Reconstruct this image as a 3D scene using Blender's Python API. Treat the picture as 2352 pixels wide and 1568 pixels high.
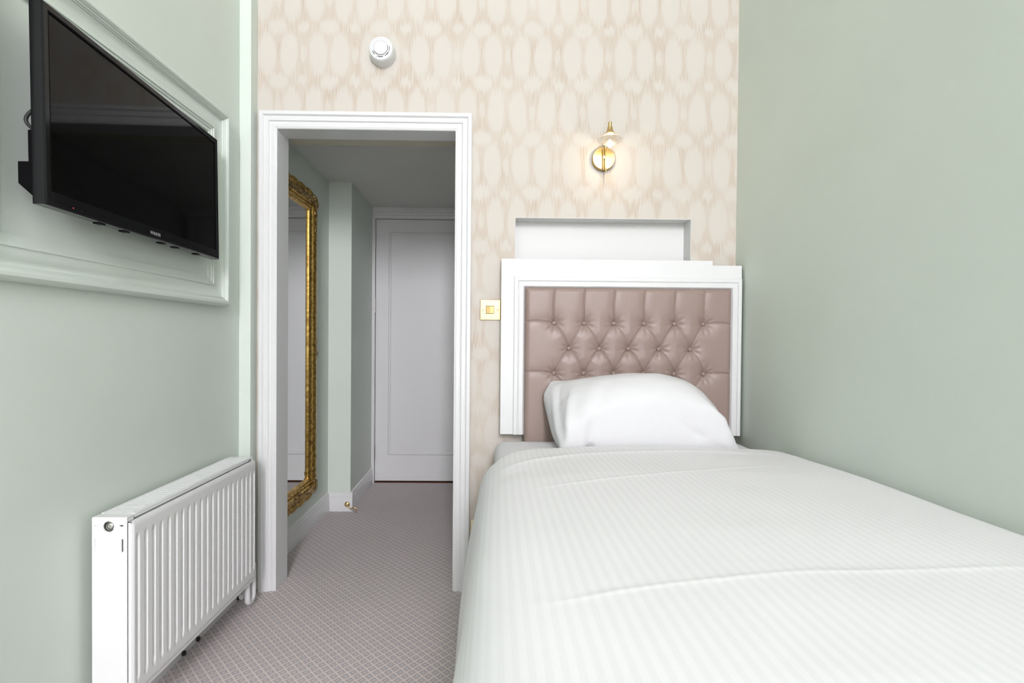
import bpy, bmesh, math, random
import numpy as np
from mathutils import Vector, Matrix

for o in list(bpy.data.objects):
    bpy.data.objects.remove(o)
S = bpy.context.scene
COL = S.collection
random.seed(7)

# ------------------------------------------------------------------ camera
FPX, CX, CY, CAMZ = 1160.0, 1155.0, 792.5, 1.0578
yaw, pitch, roll = (math.radians(a) for a in (0.749, 0.70, 0.481))
fwd = Vector((math.sin(yaw) * math.cos(pitch), math.cos(yaw) * math.cos(pitch), -math.sin(pitch)))
rgt = Vector((math.cos(yaw), -math.sin(yaw), 0))
upv = rgt.cross(fwd)
r2 = math.cos(roll) * rgt + math.sin(roll) * upv
u2 = -math.sin(roll) * rgt + math.cos(roll) * upv
cd = bpy.data.cameras.new('camera')
cam = bpy.data.objects.new('camera', cd)
COL.objects.link(cam)
M = Matrix((r2, u2, -fwd)).transposed().to_4x4()
M.translation = (0, 0, CAMZ)
cam.matrix_world = M
cd.sensor_width = 36
cd.lens = FPX / 2352 * 36
cd.shift_x = (1176 - CX) / 2352
cd.shift_y = (CY - 784) / 2352
cd.clip_start = 0.02
S.camera = cam

# ------------------------------------------------------------------ world, daylight, exposure
W = bpy.data.worlds.new('overcast_sky')
S.world = W
W.use_nodes = True
W.node_tree.nodes['Background'].inputs[0].default_value = (0.80, 0.90, 1.0, 1)
W.node_tree.nodes['Background'].inputs[1].default_value = 1.0
WIN = (0.20, 0.99, 0.80, 4.30)            # window opening x0 x1 z0 z1
REAR = -5.20                              # inner face of the window wall
WIN_ADDED = (-2.75, -1.15, 1.00, 3.30)         # unseen window added behind the camera for more side light: y0 y1 z0 z1
# daylight in the windows: open sky in the upper part, rooftops and street in the lower one
def daylight(name, loc, rot, sx, sy, energy, colour):
    ld = bpy.data.lights.new(name, 'AREA')
    ld.shape = 'RECTANGLE'
    ld.size, ld.size_y, ld.energy, ld.color = sx, sy, energy, colour
    lo = bpy.data.objects.new(name, ld)
    COL.objects.link(lo)
    lo.location = loc
    lo.rotation_euler = rot
SKY, STREET = (.97, .92, 1.0), (.99, .925, 1.0)
wxc, wxs, wzm = (WIN[0] + WIN[1]) / 2, WIN[1] - WIN[0] - .06, 2.40
daylight('sky_daylight', (wxc, REAR - .16, (wzm + WIN[3]) / 2), (math.radians(90), 0, 0), wxs, WIN[3] - wzm - .06, 340, SKY)
daylight('street_daylight', (wxc, REAR - .16, (wzm + WIN[2]) / 2), (math.radians(90), 0, 0), wxs, wzm - WIN[2] - .06, 45, STREET)
daylight('added_side_light', (1.006 + .16, (WIN_ADDED[0] + WIN_ADDED[1]) / 2, (WIN_ADDED[2] + WIN_ADDED[3]) / 2), (math.radians(90), 0, math.radians(90)),
         WIN_ADDED[1] - WIN_ADDED[0] - .06, WIN_ADDED[3] - WIN_ADDED[2] - .06, 76, SKY)  # added light in the added side window, brightens the left wall
vs = S.view_settings
S.display_settings.display_device = 'sRGB'
vs.view_transform = 'Standard'
vs.look = 'None'
vs.gamma = 1
vs.use_curve_mapping = False
vs.exposure = 0.20
S.cycles.use_denoising = True
S.cycles.max_bounces = 14
S.cycles.diffuse_bounces = 7
S.cycles.caustics_reflective = False
S.cycles.caustics_refractive = False


# ------------------------------------------------------------------ helpers: nodes
def srgb(r, g, b):
    f = lambda c: ((c / 255 + .055) / 1.055) ** 2.4 if c > 10 else c / 255 / 12.92
    return (f(r), f(g), f(b), 1)


class E:
    """a value in a node tree; arithmetic makes Math nodes"""
    def __init__(s, nt, sock): s.nt, s.s = nt, sock
    def op(s, name, *a):
        n = s.nt.nodes.new('ShaderNodeMath'); n.operation = name
        for i, v in enumerate((s,) + a):
            if isinstance(v, E): s.nt.links.new(v.s, n.inputs[i])
            else: n.inputs[i].default_value = v
        return E(s.nt, n.outputs[0])
    def __add__(s, o): return s.op('ADD', o)
    def __sub__(s, o): return s.op('SUBTRACT', o)
    def __mul__(s, o): return s.op('MULTIPLY', o)
    def __truediv__(s, o): return s.op('DIVIDE', o)
    def abs(s): return s.op('ABSOLUTE')
    def max(s, o): return s.op('MAXIMUM', o)
    def min(s, o): return s.op('MINIMUM', o)
    def wrap(s, lo, hi): return s.op('WRAP', hi, lo)
    def step(s, a, b, c=0., d=1.):
        n = s.nt.nodes.new('ShaderNodeMapRange'); n.interpolation_type = 'SMOOTHSTEP'
        s.nt.links.new(s.s, n.inputs[0])
        for i, v in enumerate((a, b, c, d)): n.inputs[i + 1].default_value = v
        return E(s.nt, n.outputs[0])


def mat(name, col, rough=.5, metal=0., spec=.5, **kw):
    m = bpy.data.materials.new(name); m.use_nodes = True
    b = m.node_tree.nodes['Principled BSDF']
    b.inputs['Base Color'].default_value = col if len(col) == 4 else (*col, 1)
    b.inputs['Roughness'].default_value = rough
    b.inputs['Metallic'].default_value = metal
    b.inputs['Specular IOR Level'].default_value = spec
    for k, v in kw.items(): b.inputs[k].default_value = v
    return m


def coords(nt, kind='Object', scale=None):
    tc = nt.nodes.new('ShaderNodeTexCoord')
    sp = nt.nodes.new('ShaderNodeSeparateXYZ')
    nt.links.new(tc.outputs[kind], sp.inputs[0])
    return tc, [E(nt, sp.outputs[i]) for i in range(3)]


def noise(nt, x=None, y=None, z=None, scale=1., detail=2., vec=None):
    n = nt.nodes.new('ShaderNodeTexNoise')
    n.inputs['Scale'].default_value = scale; n.inputs['Detail'].default_value = detail
    if vec is not None: nt.links.new(vec, n.inputs['Vector'])
    else:
        c = nt.nodes.new('ShaderNodeCombineXYZ')
        for i, v in enumerate((x, y, z)):
            if isinstance(v, E): nt.links.new(v.s, c.inputs[i])
            elif v is not None: c.inputs[i].default_value = v
        nt.links.new(c.outputs[0], n.inputs['Vector'])
    return E(nt, n.outputs['Fac'])


def ramp(nt, fac, *cols):
    n = nt.nodes.new('ShaderNodeValToRGB'); el = n.color_ramp.elements
    while len(el) < len(cols): el.new(.5)
    for e, (p, c) in zip(el, cols): e.position = p; e.color = c
    nt.links.new(fac.s, n.inputs[0])
    return n.outputs[0]


def bump(m, h, strength, dist):
    nt = m.node_tree; b = nt.nodes.new('ShaderNodeBump')
    b.inputs['Strength'].default_value = strength; b.inputs['Distance'].default_value = dist
    nt.links.new(h.s, b.inputs['Height'])
    nt.links.new(b.outputs[0], nt.nodes['Principled BSDF'].inputs['Normal'])


def set_col(m, sock): m.node_tree.links.new(sock, m.node_tree.nodes['Principled BSDF'].inputs['Base Color'])


# ------------------------------------------------------------------ materials
MT = {}
def paint(name, col, rough, var=.03, orange=.15):
    m = mat(name, col, rough); nt = m.node_tree
    tc, (x, y, z) = coords(nt)
    n = noise(nt, scale=3.5, detail=3, vec=tc.outputs['Object'])
    c2 = tuple(min(1, v * (1 - var)) for v in col[:3]) + (1,)
    set_col(m, ramp(nt, n, (.3, c2), (.7, col)))
    bump(m, noise(nt, scale=220, detail=2, vec=tc.outputs['Object']), orange, .0006)
    return m
MT['green'] = paint('sage_green_wall_paint', (.60, .657, .598, 1), .55)
MT['white'] = paint('white_gloss_paint', (.655, .657, .657, 1), .30, .015, .08)
MT['niche'] = paint('white_matt_paint', (.66, .66, .65, 1), .6, .01)
MT['ceiling'] = paint('white_ceiling_paint', (.86, .86, .85, 1), .8)
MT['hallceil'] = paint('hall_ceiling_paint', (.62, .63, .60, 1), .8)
MT['beige'] = paint('beige_lintel_paint', (.50, .47, .38, 1), .7)
MT['rad'] = mat('white_radiator_enamel', (.72, .722, .722), .28)
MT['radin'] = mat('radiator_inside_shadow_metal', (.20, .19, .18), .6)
MT['chrome'] = mat('bright_nickel', (.80, .78, .74), .12, 1)
MT['brass'] = mat('brushed_brass', (.58, .41, .18), .38, 1)
MT['brassd'] = mat('polished_brass', (.76, .54, .24), .2, 1)
MT['steel'] = mat('hinge_steel', (.50, .47, .42), .3, 1)
MT['black'] = mat('black_plastic', (.003, .003, .0035), .45, spec=.07)
MT['gloss'] = mat('black_gloss_bezel', (.004, .004, .005), .12, spec=.3)
MT['screen'] = mat('tv_screen_glass', (.0015, .0015, .0015), .05, spec=.17)
MT['silver'] = mat('silver_print', (.55, .55, .55), .35, .6)
MT['plastic'] = mat('white_plastic', (.65, .66, .66), .35)
MT['cream'] = mat('cream_plastic', (.78, .68, .47), .4)
MT['dark'] = mat('dark_slot', (.03, .026, .025), .7)
MT['rubber'] = mat('black_rubber', (.012, .012, .012), .55)
MT['mirror'] = mat('silvered_mirror', (.90, .92, .91), .015, 1)
MT['gapshade'] = mat('door_gap_shade', (.13, .055, .03), .5)
MT['base'] = mat('divan_fabric', (.55, .52, .48), .9)
MT['ledoff'] = mat('dark_red_indicator', (.12, .01, .012), .4)
m = MT['led'] = mat('red_standby_led', (.5, .02, .02), .4)
m.node_tree.nodes['Principled BSDF'].inputs['Emission Color'].default_value = (1, .05, .08, 1)
m.node_tree.nodes['Principled BSDF'].inputs['Emission Strength'].default_value = .6

# antique gold for the mirror
m = MT['gold'] = mat('antique_gilt', (.60, .38, .10), .30, 1); nt = m.node_tree
tc, _ = coords(nt)
set_col(m, ramp(nt, noise(nt, scale=60, detail=4, vec=tc.outputs['Object']), (.3, (.26, .15, .04, 1)), (.6, (.64, .42, .12, 1)), (.85, (.78, .55, .22, 1))))
m = MT['goldo'] = mat('tarnished_gilt_ornament', (.5, .32, .1), .33, .9); nt = m.node_tree
tc, _ = coords(nt)
set_col(m, ramp(nt, noise(nt, scale=130, detail=3, vec=tc.outputs['Object']), (.38, (.10, .065, .03, 1)), (.55, (.42, .28, .11, 1)), (.72, (.85, .62, .30, 1))))

# ikat wallpaper
m = MT['paper'] = mat('ikat_wallpaper', (.8, .76, .68), .75, spec=.25); nt = m.node_tree
tc, (x, y, z) = coords(nt)
jit = noise(nt, x * 330., 0., z * 2.2, 1., 1.) - .5
jit2 = noise(nt, x * 140., 3., z * 5., 1., 1.) - .5
zj = z + jit * .095 + jit2 * .035
PX, PZ, X0, Z0 = .2115, .225, .143, 1.67
warp = noise(nt, x * 9., 7., z * 7., 1., 1.) - .5
xw = x + warp * .022
def ell(px, pz, cx, cz, a, b):
    dx = (xw - cx).wrap(-px / 2, px / 2) / a
    dz = (zj - cz).wrap(-pz / 2, pz / 2) / b
    return (dx * dx + dz * dz).step(1.5, .65)
light = ell(PX, PZ, X0, Z0, .038, .030)
light = light.max(ell(PX, PZ, X0 + PX / 2, Z0, .021, .020))
for k in (0, 1):
    ex = X0 + (PX / 2) * (1 - k); ez = Z0 + PZ * (k + .5)
    light = light.max(ell(PX, 2 * PZ, ex, ez, .013, .033) * .8)
    light = light.max(ell(PX, 2 * PZ, ex + .060, ez, .036, .088))
    light = light.max(ell(PX, 2 * PZ, ex - .060, ez, .036, .088))
thread = noise(nt, x * 650., 0., z * 10., 1., 2.).step(.36, .62)
fade = noise(nt, x * 7., 9., z * 6., 1., 2.).step(.25, .75, .45, 1.)
dens = (light * -1. + 1.) * (thread * .85 + .15) * fade
weave = (noise(nt, x * 900., 0., z * 40., 1., 1.) + noise(nt, x * 40., 5., z * 900., 1., 1.) - 1.)
fac = dens * .95 + weave * .16 + .05
set_col(m, ramp(nt, fac, (0., (.545, .511, .466, 1)), (.45, (.505, .447, .385, 1)), (.9, (.445, .37, .295, 1))))
bump(m, weave, .12, .0006)

# trellis carpet
m = MT['carpet'] = mat('trellis_carpet', (.4, .37, .36), .95, spec=.1); nt = m.node_tree
tc, (x, y, z) = coords(nt)
wob = noise(nt, scale=90, detail=2, vec=tc.outputs['Object']) - .5
A = .0185
p = ((x + y) / A + wob * .35).wrap(-1, 1).abs()
q = ((x - y) / A - wob * .35).wrap(-1, 1).abs()
d = p.max(q)
line = d.step(.68, .88)
ctr = d.step(.42, .22)
fib = noise(nt, scale=1100, detail=2, vec=tc.outputs['Object'])
big = noise(nt, scale=4, detail=3, vec=tc.outputs['Object'])
fac = line + ctr * .62 + (fib - .5) * .55 + (big - .5) * .25
set_col(m, ramp(nt, fac, (.0, (.43, .40, .415, 1)), (.5, (.54, .495, .49, 1)), (1., (.67, .59, .555, 1))))
bump(m, fib + line * .5, .5, .003)

# taupe satin upholstery
m = MT['taupe'] = mat('taupe_faux_leather', (.30, .215, .19), .42, spec=.45); nt = m.node_tree
tc, (x, y, z) = coords(nt)
wv = noise(nt, x * 900., 0., z * 120., 1., 1.) + noise(nt, x * 120., 0., z * 900., 1., 1.)
set_col(m, ramp(nt, wv * .5, (.35, (.250, .183, .160, 1)), (.65, (.285, .212, .187, 1))))
bump(m, wv, .08, .0004)

# bed linen
m = MT['linen'] = mat('white_percale', (.63, .626, .638), .75, spec=.2)
nt = m.node_tree; tc, _ = coords(nt)
bump(m, noise(nt, scale=11, detail=4, vec=tc.outputs['Object']), .22, .012)
m = MT['duvet'] = mat('white_satin_stripe', (.83, .83, .845), .6, spec=.25); nt = m.node_tree
tc, (u, v, w) = coords(nt, 'UV')
st = (u / .0088).wrap(-1, 1).abs().step(.38, .62)
set_col(m, ramp(nt, st, (0., (.692, .688, .702, 1)), (1., (.72, .716, .726, 1))))
nt.links.new(st.step(0, 1, .70, .56).s, nt.nodes['Principled BSDF'].inputs['Roughness'])
bump(m, noise(nt, scale=16, detail=4, vec=tc.outputs['UV']), .10, .006)

# crystal shade: part clear, part sparkling
m = MT['crystal'] = bpy.data.materials.new('clear_crystal'); m.use_nodes = True; nt = m.node_tree
b = nt.nodes['Principled BSDF']
b.inputs['Base Color'].default_value = (1, .97, .92, 1); b.inputs['Roughness'].default_value = .05
b.inputs['Transmission Weight'].default_value = .9; b.inputs['IOR'].default_value = 1.5
tr = nt.nodes.new('ShaderNodeBsdfTransparent'); mx = nt.nodes.new('ShaderNodeMixShader')
mx.inputs[0].default_value = .62
tl = nt.nodes.new('ShaderNodeBsdfTranslucent'); m2 = nt.nodes.new('ShaderNodeMixShader'); m2.inputs[0].default_value = .45
nt.links.new(b.outputs[0], m2.inputs[1]); nt.links.new(tl.outputs[0], m2.inputs[2])
nt.links.new(tr.outputs[0], mx.inputs[1]); nt.links.new(m2.outputs[0], mx.inputs[2])
nt.links.new(mx.outputs[0], nt.nodes['Material Output'].inputs[0])
m = MT['pane'] = bpy.data.materials.new('window_glass'); m.use_nodes = True; nt = m.node_tree
b = nt.nodes['Principled BSDF']; b.inputs['Roughness'].default_value = .02
tr = nt.nodes.new('ShaderNodeBsdfTransparent'); mx = nt.nodes.new('ShaderNodeMixShader')
mx.inputs[0].default_value = .06
nt.links.new(tr.outputs[0], mx.inputs[1]); nt.links.new(b.outputs[0], mx.inputs[2])
nt.links.new(mx.outputs[0], nt.nodes['Material Output'].inputs[0])
m = MT['bulb'] = mat('lit_bulb', (1, .9, .75), .4)
m.node_tree.nodes['Principled BSDF'].inputs['Emission Color'].default_value = (1, .80, .55, 1)
m.node_tree.nodes['Principled BSDF'].inputs['Emission Strength'].default_value = 14


# ------------------------------------------------------------------ helpers: meshes
class MB:
    def __init__(s): s.v, s.f = [], []
    def add(s, vs, fs):
        b = len(s.v); s.v += [tuple(p) for p in vs]; s.f += [tuple(i + b for i in f) for f in fs]; return s
    def box(s, x0, x1, y0, y1, z0, z1):
        return s.add([(x, y, z) for x in (x0, x1) for y in (y0, y1) for z in (z0, z1)],
                     [(0, 1, 3, 2), (4, 6, 7, 5), (0, 4, 5, 1), (2, 3, 7, 6), (0, 2, 6, 4), (1, 5, 7, 3)])
    def prism(s, poly, z0, z1):        # plan polygon (counter-clockwise) extruded up
        n = len(poly)
        return s.add([(*p, z0) for p in poly] + [(*p, z1) for p in poly],
                     [tuple(range(n))[::-1], tuple(range(n, 2 * n))] + [(i, (i + 1) % n, n + (i + 1) % n, n + i) for i in range(n)])
    def lathe(s, prof, o, axis, n=32, cap=True):   # prof: (radius, along axis)
        a = Vector(axis).normalized(); t = a.orthogonal().normalized(); b = a.cross(t); o = Vector(o)
        vs = []
        for r, h in prof:
            for k in range(n):
                th = 2 * math.pi * k / n
                vs.append(o + a * h + (t * math.cos(th) + b * math.sin(th)) * max(r, 1e-5))
        fs = [(i * n + k, i * n + (k + 1) % n, (i + 1) * n + (k + 1) % n, (i + 1) * n + k) for i in range(len(prof) - 1) for k in range(n)]
        if cap:
            fs.append(tuple(range(n))[::-1]); fs.append(tuple((len(prof) - 1) * n + k for k in range(n)))
        return s.add(vs, fs)
    def tube(s, pts, r, n=10, cap=True):
        pts = [Vector(p) for p in pts]; rs = r if isinstance(r, (list, tuple)) else [r] * len(pts)
        ref = None; vs = []
        for i, p in enumerate(pts):
            t = (pts[min(i + 1, len(pts) - 1)] - pts[max(i - 1, 0)]).normalized()
            if ref is None: ref = t.orthogonal().normalized()
            ref = (ref - t * ref.dot(t)).normalized(); b = t.cross(ref)
            for k in range(n):
                th = 2 * math.pi * k / n
                vs.append(p + (ref * math.cos(th) + b * math.sin(th)) * rs[i])
        fs = [(i * n + k, i * n + (k + 1) % n, (i + 1) * n + (k + 1) % n, (i + 1) * n + k) for i in range(len(pts) - 1) for k in range(n)]
        if cap:
            fs.append(tuple(range(n))[::-1]); fs.append(tuple((len(pts) - 1) * n + k for k in range(n)))
        return s.add(vs, fs)
    def blob(s, c, rx, ry, rz, n=8, m=5, rot=None):
        vs, fs = [], []
        for j in range(m + 1):
            ph = math.pi * j / m
            for k in range(n):
                th = 2 * math.pi * k / n
                p = Vector((rx * math.sin(ph) * math.cos(th), ry * math.sin(ph) * math.sin(th), rz * math.cos(ph)))
                if rot is not None: p = rot @ p
                vs.append(Vector(c) + p)
        for j in range(m):
            for k in range(n):
                fs.append((j * n + k, (j + 1) * n + k, (j + 1) * n + (k + 1) % n, j * n + (k + 1) % n))
        return s.add(vs, fs)
    def sweep(s, path, prof, U, V, closed):
        """mitred moulding: path of 2-D points in plane axes U,V; prof (inset to the left of travel, height along N)"""
        U, V = Vector(U), Vector(V); N = U.cross(V); n = len(path); k = len(prof)
        P = [Vector(p) for p in path]
        vs = []
        for i in range(n):
            if closed or 0 < i < n - 1:
                a = (P[i] - P[i - 1]).normalized(); b = (P[(i + 1) % n] - P[i]).normalized()
            elif i == 0: a = b = (P[1] - P[0]).normalized()
            else: a = b = (P[-1] - P[-2]).normalized()
            na, nb = Vector((-a.y, a.x)), Vector((-b.y, b.x))
            m = (na + nb); m = m / max(1e-6, m.dot(na))
            for w, h in prof:
                q = P[i] + m * w
                vs.append(U * q.x + V * q.y + N * h)
        fs = []
        for i in range(n if closed else n - 1):
            j = (i + 1) % n
            for t in range(k - 1): fs.append((i * k + t, j * k + t, j * k + t + 1, i * k + t + 1))
        if not closed:
            fs.append(tuple(range(k))); fs.append(tuple((n - 1) * k + t for t in range(k))[::-1])
        return s.add(vs, fs)
    def off(s, d): s.v = [(p[0] + d[0], p[1] + d[1], p[2] + d[2]) for p in s.v]; return s
    def build(s, name, material, parent=None, bevel=0, seg=2, smooth=None, local=False, sub=0, uv=None):
        L = Vector((0, 0, 0))
        if parent is not None and not local:
            q = parent
            while q is not None: L += q.location; q = q.parent
        me = bpy.data.meshes.new(name)
        me.from_pydata([(p[0] - L.x, p[1] - L.y, p[2] - L.z) for p in s.v], [], s.f)
        bm = bmesh.new(); bm.from_mesh(me); bmesh.ops.recalc_face_normals(bm, faces=bm.faces); bm.to_mesh(me); bm.free()
        me.materials.append(MT[material])
        o = bpy.data.objects.new(name, me); COL.objects.link(o)
        if parent is not None: o.parent = parent
        if smooth is not None:
            me.polygons.foreach_set('use_smooth', [True] * len(me.polygons))
            if smooth < 180: me.set_sharp_from_angle(angle=math.radians(smooth))
        if bevel:
            b = o.modifiers.new('bevel', 'BEVEL'); b.width = bevel; b.segments = seg
            b.limit_method = 'ANGLE'; b.angle_limit = math.radians(40)
            me.polygons.foreach_set('use_smooth', [True] * len(me.polygons))
            me.set_sharp_from_angle(angle=math.radians(35)); b.harden_normals = True
        if sub:
            b = o.modifiers.new('subdivision', 'SUBSURF'); b.levels = b.render_levels = sub
        return o


def thing(name, label, cat, loc, rot=(0, 0, 0), group=None):
    o = bpy.data.objects.new(name, None); COL.objects.link(o)
    o.location = loc; o.rotation_euler = rot; o.empty_display_size = .05
    o['label'] = label; o['category'] = cat
    if group: o['group'] = group
    return o


def struct(o, label=None):
    o['kind'] = 'structure'
    if label: o['label'] = label
    return o


def tag(o, label, cat):
    o['label'] = label; o['category'] = cat
    return o


def plate(outer, holes, thick):
    """flat plate with through holes, from a filled 2-D curve; returns MB in x,y with z 0..thick"""
    cu = bpy.data.curves.new('tmp', 'CURVE'); cu.dimensions = '2D'; cu.fill_mode = 'BOTH'; cu.extrude = thick / 2
    for pts in [outer] + holes:
        sp = cu.splines.new('POLY'); sp.points.add(len(pts) - 1); sp.use_cyclic_u = True
        for p, q in zip(sp.points, pts): p.co = (q[0], q[1], 0, 1)
    ob = bpy.data.objects.new('tmp', cu); COL.objects.link(ob)
    dg = bpy.context.evaluated_depsgraph_get(); dg.update()
    me = bpy.data.meshes.new_from_object(ob.evaluated_get(dg))
    mb = MB().add([(v.co.x, v.co.y, v.co.z + thick / 2) for v in me.vertices], [tuple(p.vertices) for p in me.polygons])
    bpy.data.objects.remove(ob)
    return mb


def text_mb(txt, size, extrude):
    cu = bpy.data.curves.new('tmp', 'FONT'); cu.body = txt; cu.size = size; cu.align_x = 'CENTER'; cu.extrude = extrude; cu.resolution_u = 3
    ob = bpy.data.objects.new('tmp', cu); COL.objects.link(ob)
    dg = bpy.context.evaluated_depsgraph_get(); dg.update()
    me = bpy.data.meshes.new_from_object(ob.evaluated_get(dg))
    mb = MB().add([tuple(v.co) for v in me.vertices], [tuple(p.vertices) for p in me.polygons])
    bpy.data.objects.remove(ob)
    return mb


def circle(cx, cy, r, n=28): return [(cx + r * math.cos(2 * math.pi * k / n), cy + r * math.sin(2 * math.pi * k / n)) for k in range(n)]
def slot(cx, cy, w, h, n=6):
    r = w / 2; pts = []
    for k in range(n + 1): t = math.pi * k / n; pts.append((cx + r * math.cos(t), cy + h / 2 - r + r * math.sin(t)))
    for k in range(n + 1): t = math.pi + math.pi * k / n; pts.append((cx + r * math.cos(t), cy - h / 2 + r + r * math.sin(t)))
    return pts
def rect(x0, x1, y0, y1): return [(x0, y0), (x1, y0), (x1, y1), (x0, y1)]


# ------------------------------------------------------------------ the room
XL, XR, YB, CEIL = -1.045, 1.006, 2.12, 4.5
YW = 2.296                        # hall side of the wallpapered wall
DX0, DX1, DZ = -.915, -.170, 1.925   # doorway opening
NX0, NX1, NZ0, NZ1, ND = .075, .815, 1.22, 1.567, .078   # recess over the headboard

struct(MB().box(-1.3, 1.3, -5.5, 3.95, -.1, 0).build('floor', 'carpet'), 'grey and pink trellis patterned carpet')
struct(MB().box(XL - .15, XL, REAR, YW, 0, CEIL).build('wall_left', 'green'), 'pale sage green wall behind the television')
w2 = WIN_ADDED
wr_ = MB().box(XR, XR + .2, w2[1], YW, 0, CEIL).box(XR, XR + .2, REAR, w2[0], 0, CEIL).box(XR, XR + .2, w2[0], w2[1], 0, w2[2]).box(XR, XR + .2, w2[0], w2[1], w2[3], CEIL)
struct(wr_.build('wall_right', 'green'), 'plain sage green wall beside the bed')
struct(MB().box(XL - .15, XR + .15, REAR - .2, YW, CEIL, CEIL + .1).build('ceiling', 'ceiling'))
wb = MB()
wb.box(XL, DX0, YB, 2.221, 0, CEIL).box(DX0, DX1, YB, YW, DZ, CEIL).box(DX1, NX0, YB, YW, 0, CEIL)
wb.box(NX1, XR, YB, YW, 0, CEIL).box(NX0, NX1, YB, YW, NZ1, CEIL).box(NX0, NX1, YB, YW, 0, NZ0)
struct(wb.build('wall_back', 'paper'), 'cream ikat patterned wallpapered wall')
# white lined recess above the headboard
e = .0015
nb = MB()
nb.box(NX0, NX1, YB + ND, YB + ND + .02, NZ0, NZ1)
nb.box(NX0, NX0 + e, YB - .001, YB + ND, NZ0, NZ1).box(NX1 - e, NX1, YB - .001, YB + ND, NZ0, NZ1)
nb.box(NX0, NX1, YB - .001, YB + ND, NZ1 - e, NZ1).box(NX0, NX1, YB - .001, YB + ND, NZ0, NZ0 + e)
struct(nb.build('wall_niche', 'niche'), 'white recess in the wallpapered wall above the headboard')
# pipe boxing in the left corner
struct(MB().box(XL, -.998, 2.063, YB, 0, CEIL).build('trim_1', 'green', bevel=.002), 'narrow sage green boxing in the corner')
# window wall behind the camera
wx0, wx1, wz0, wz1 = WIN
wr = MB()
wr.box(XL - .15, wx0, REAR - .2, REAR, 0, CEIL).box(wx1, XR + .15, REAR - .2, REAR, 0, CEIL)
wr.box(wx0, wx1, REAR - .2, REAR, 0, wz0).box(wx0, wx1, REAR - .2, REAR, wz1, CEIL)
struct(wr.build('wall_rear', 'ceiling'))
wn = MB()
for a in (wx0, wx1 - .05): wn.box(a, a + .05, REAR - .12, REAR - .05, wz0, wz1)
for a in (wz0, (wz0 + wz1) / 2 - .025, wz1 - .05): wn.box(wx0, wx1, REAR - .12, REAR - .05, a, a + .05)
wn = struct(wn.build('window_1', 'white', bevel=.003), 'white sash window')
for a, b in ((wz0 + .05, (wz0 + wz1) / 2 - .025), ((wz0 + wz1) / 2 + .025, wz1 - .05)):
    MB().box(wx0 + .05, wx1 - .05, REAR - .09, REAR - .086, a, b).build('pane', 'pane', wn)
MB().box(wx0 - .06, wx1 + .06, REAR - .12, REAR + .06, wz0 - .04, wz0).build('window_sill', 'white', wn, bevel=.004)

wn = MB()
for a in (w2[0], w2[1] - .05): wn.box(XR + .05, XR + .12, a, a + .05, w2[2], w2[3])
for a in (w2[2], (w2[2] + w2[3]) / 2 - .025, w2[3] - .05): wn.box(XR + .05, XR + .12, w2[0], w2[1], a, a + .05)
wn = struct(wn.build('window_added', 'white', bevel=.003), 'unseen white sash window added in the side wall for side light')
for a, b in ((w2[2] + .05, (w2[2] + w2[3]) / 2 - .025), ((w2[2] + w2[3]) / 2 + .025, w2[3] - .05)):
    MB().box(XR + .086, XR + .09, w2[0] + .05, w2[1] - .05, a, b).build('pane', 'pane', wn)

# hall beyond the doorway
HX, JY, JX, JX2, DY = -1.023, 3.092, -.885, -.905, 3.694
struct(MB().box(HX - .15, HX, 2.221, JY, 0, 2.2).build('wall_hall_left', 'green'))
struct(MB().prism([(HX - .15, JY), (JX, JY), (JX2, DY + .12), (HX - .15, DY + .12)], 0, 2.2).build('wall_hall_step', 'green'))
struct(MB().box(-.03, .12, YW, DY + .12, 0, 2.2).build('wall_hall_right', 'white'))
struct(MB().box(HX - .15, .12, DY + .12, DY + .2, 0, 2.2).build('hall_light_blocker', 'dark'))  # unseen slab added behind the door to block outside light
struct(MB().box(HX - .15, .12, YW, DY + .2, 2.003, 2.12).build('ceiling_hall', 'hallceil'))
struct(MB().box(DX0 + .001, DX1 - .001, 2.22, YW + .001, DZ - .0012, DZ + .001).build('trim_2', 'beige'), 'beige underside of the lintel')
# door lining and architrave
jm = MB().box(DX0, DX0 + .004, YB - .014, 2.222, 0, DZ).box(DX1 - .004, DX1, YB - .014, 2.222, 0, DZ).box(DX0, DX1, YB - .014, 2.222, DZ - .004, DZ)
struct(jm.build('trim_3', 'white', bevel=.001), 'white lining of the doorway')
AP = [(0, 0), (0, .026), (.004, .028), (.014, .028), (.017, .025), (.019, .020), (.024, .019), (.031, .022), (.037, .021),
      (.041, .015), (.046, .0135), (.053, .016), (.060, .0155), (.064, .012), (.068, .011), (.068, 0)]
ar = MB().sweep([(DX1 + .062, 0), (DX1 + .062, DZ + .062), (DX0 - .066, DZ + .062), (DX0 - .066, 0)], AP, (1, 0, 0), (0, 0, 1), False).off((0, YB, 0))
struct(ar.build('trim_4', 'white', smooth=35), 'white moulded architrave round the doorway')

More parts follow.
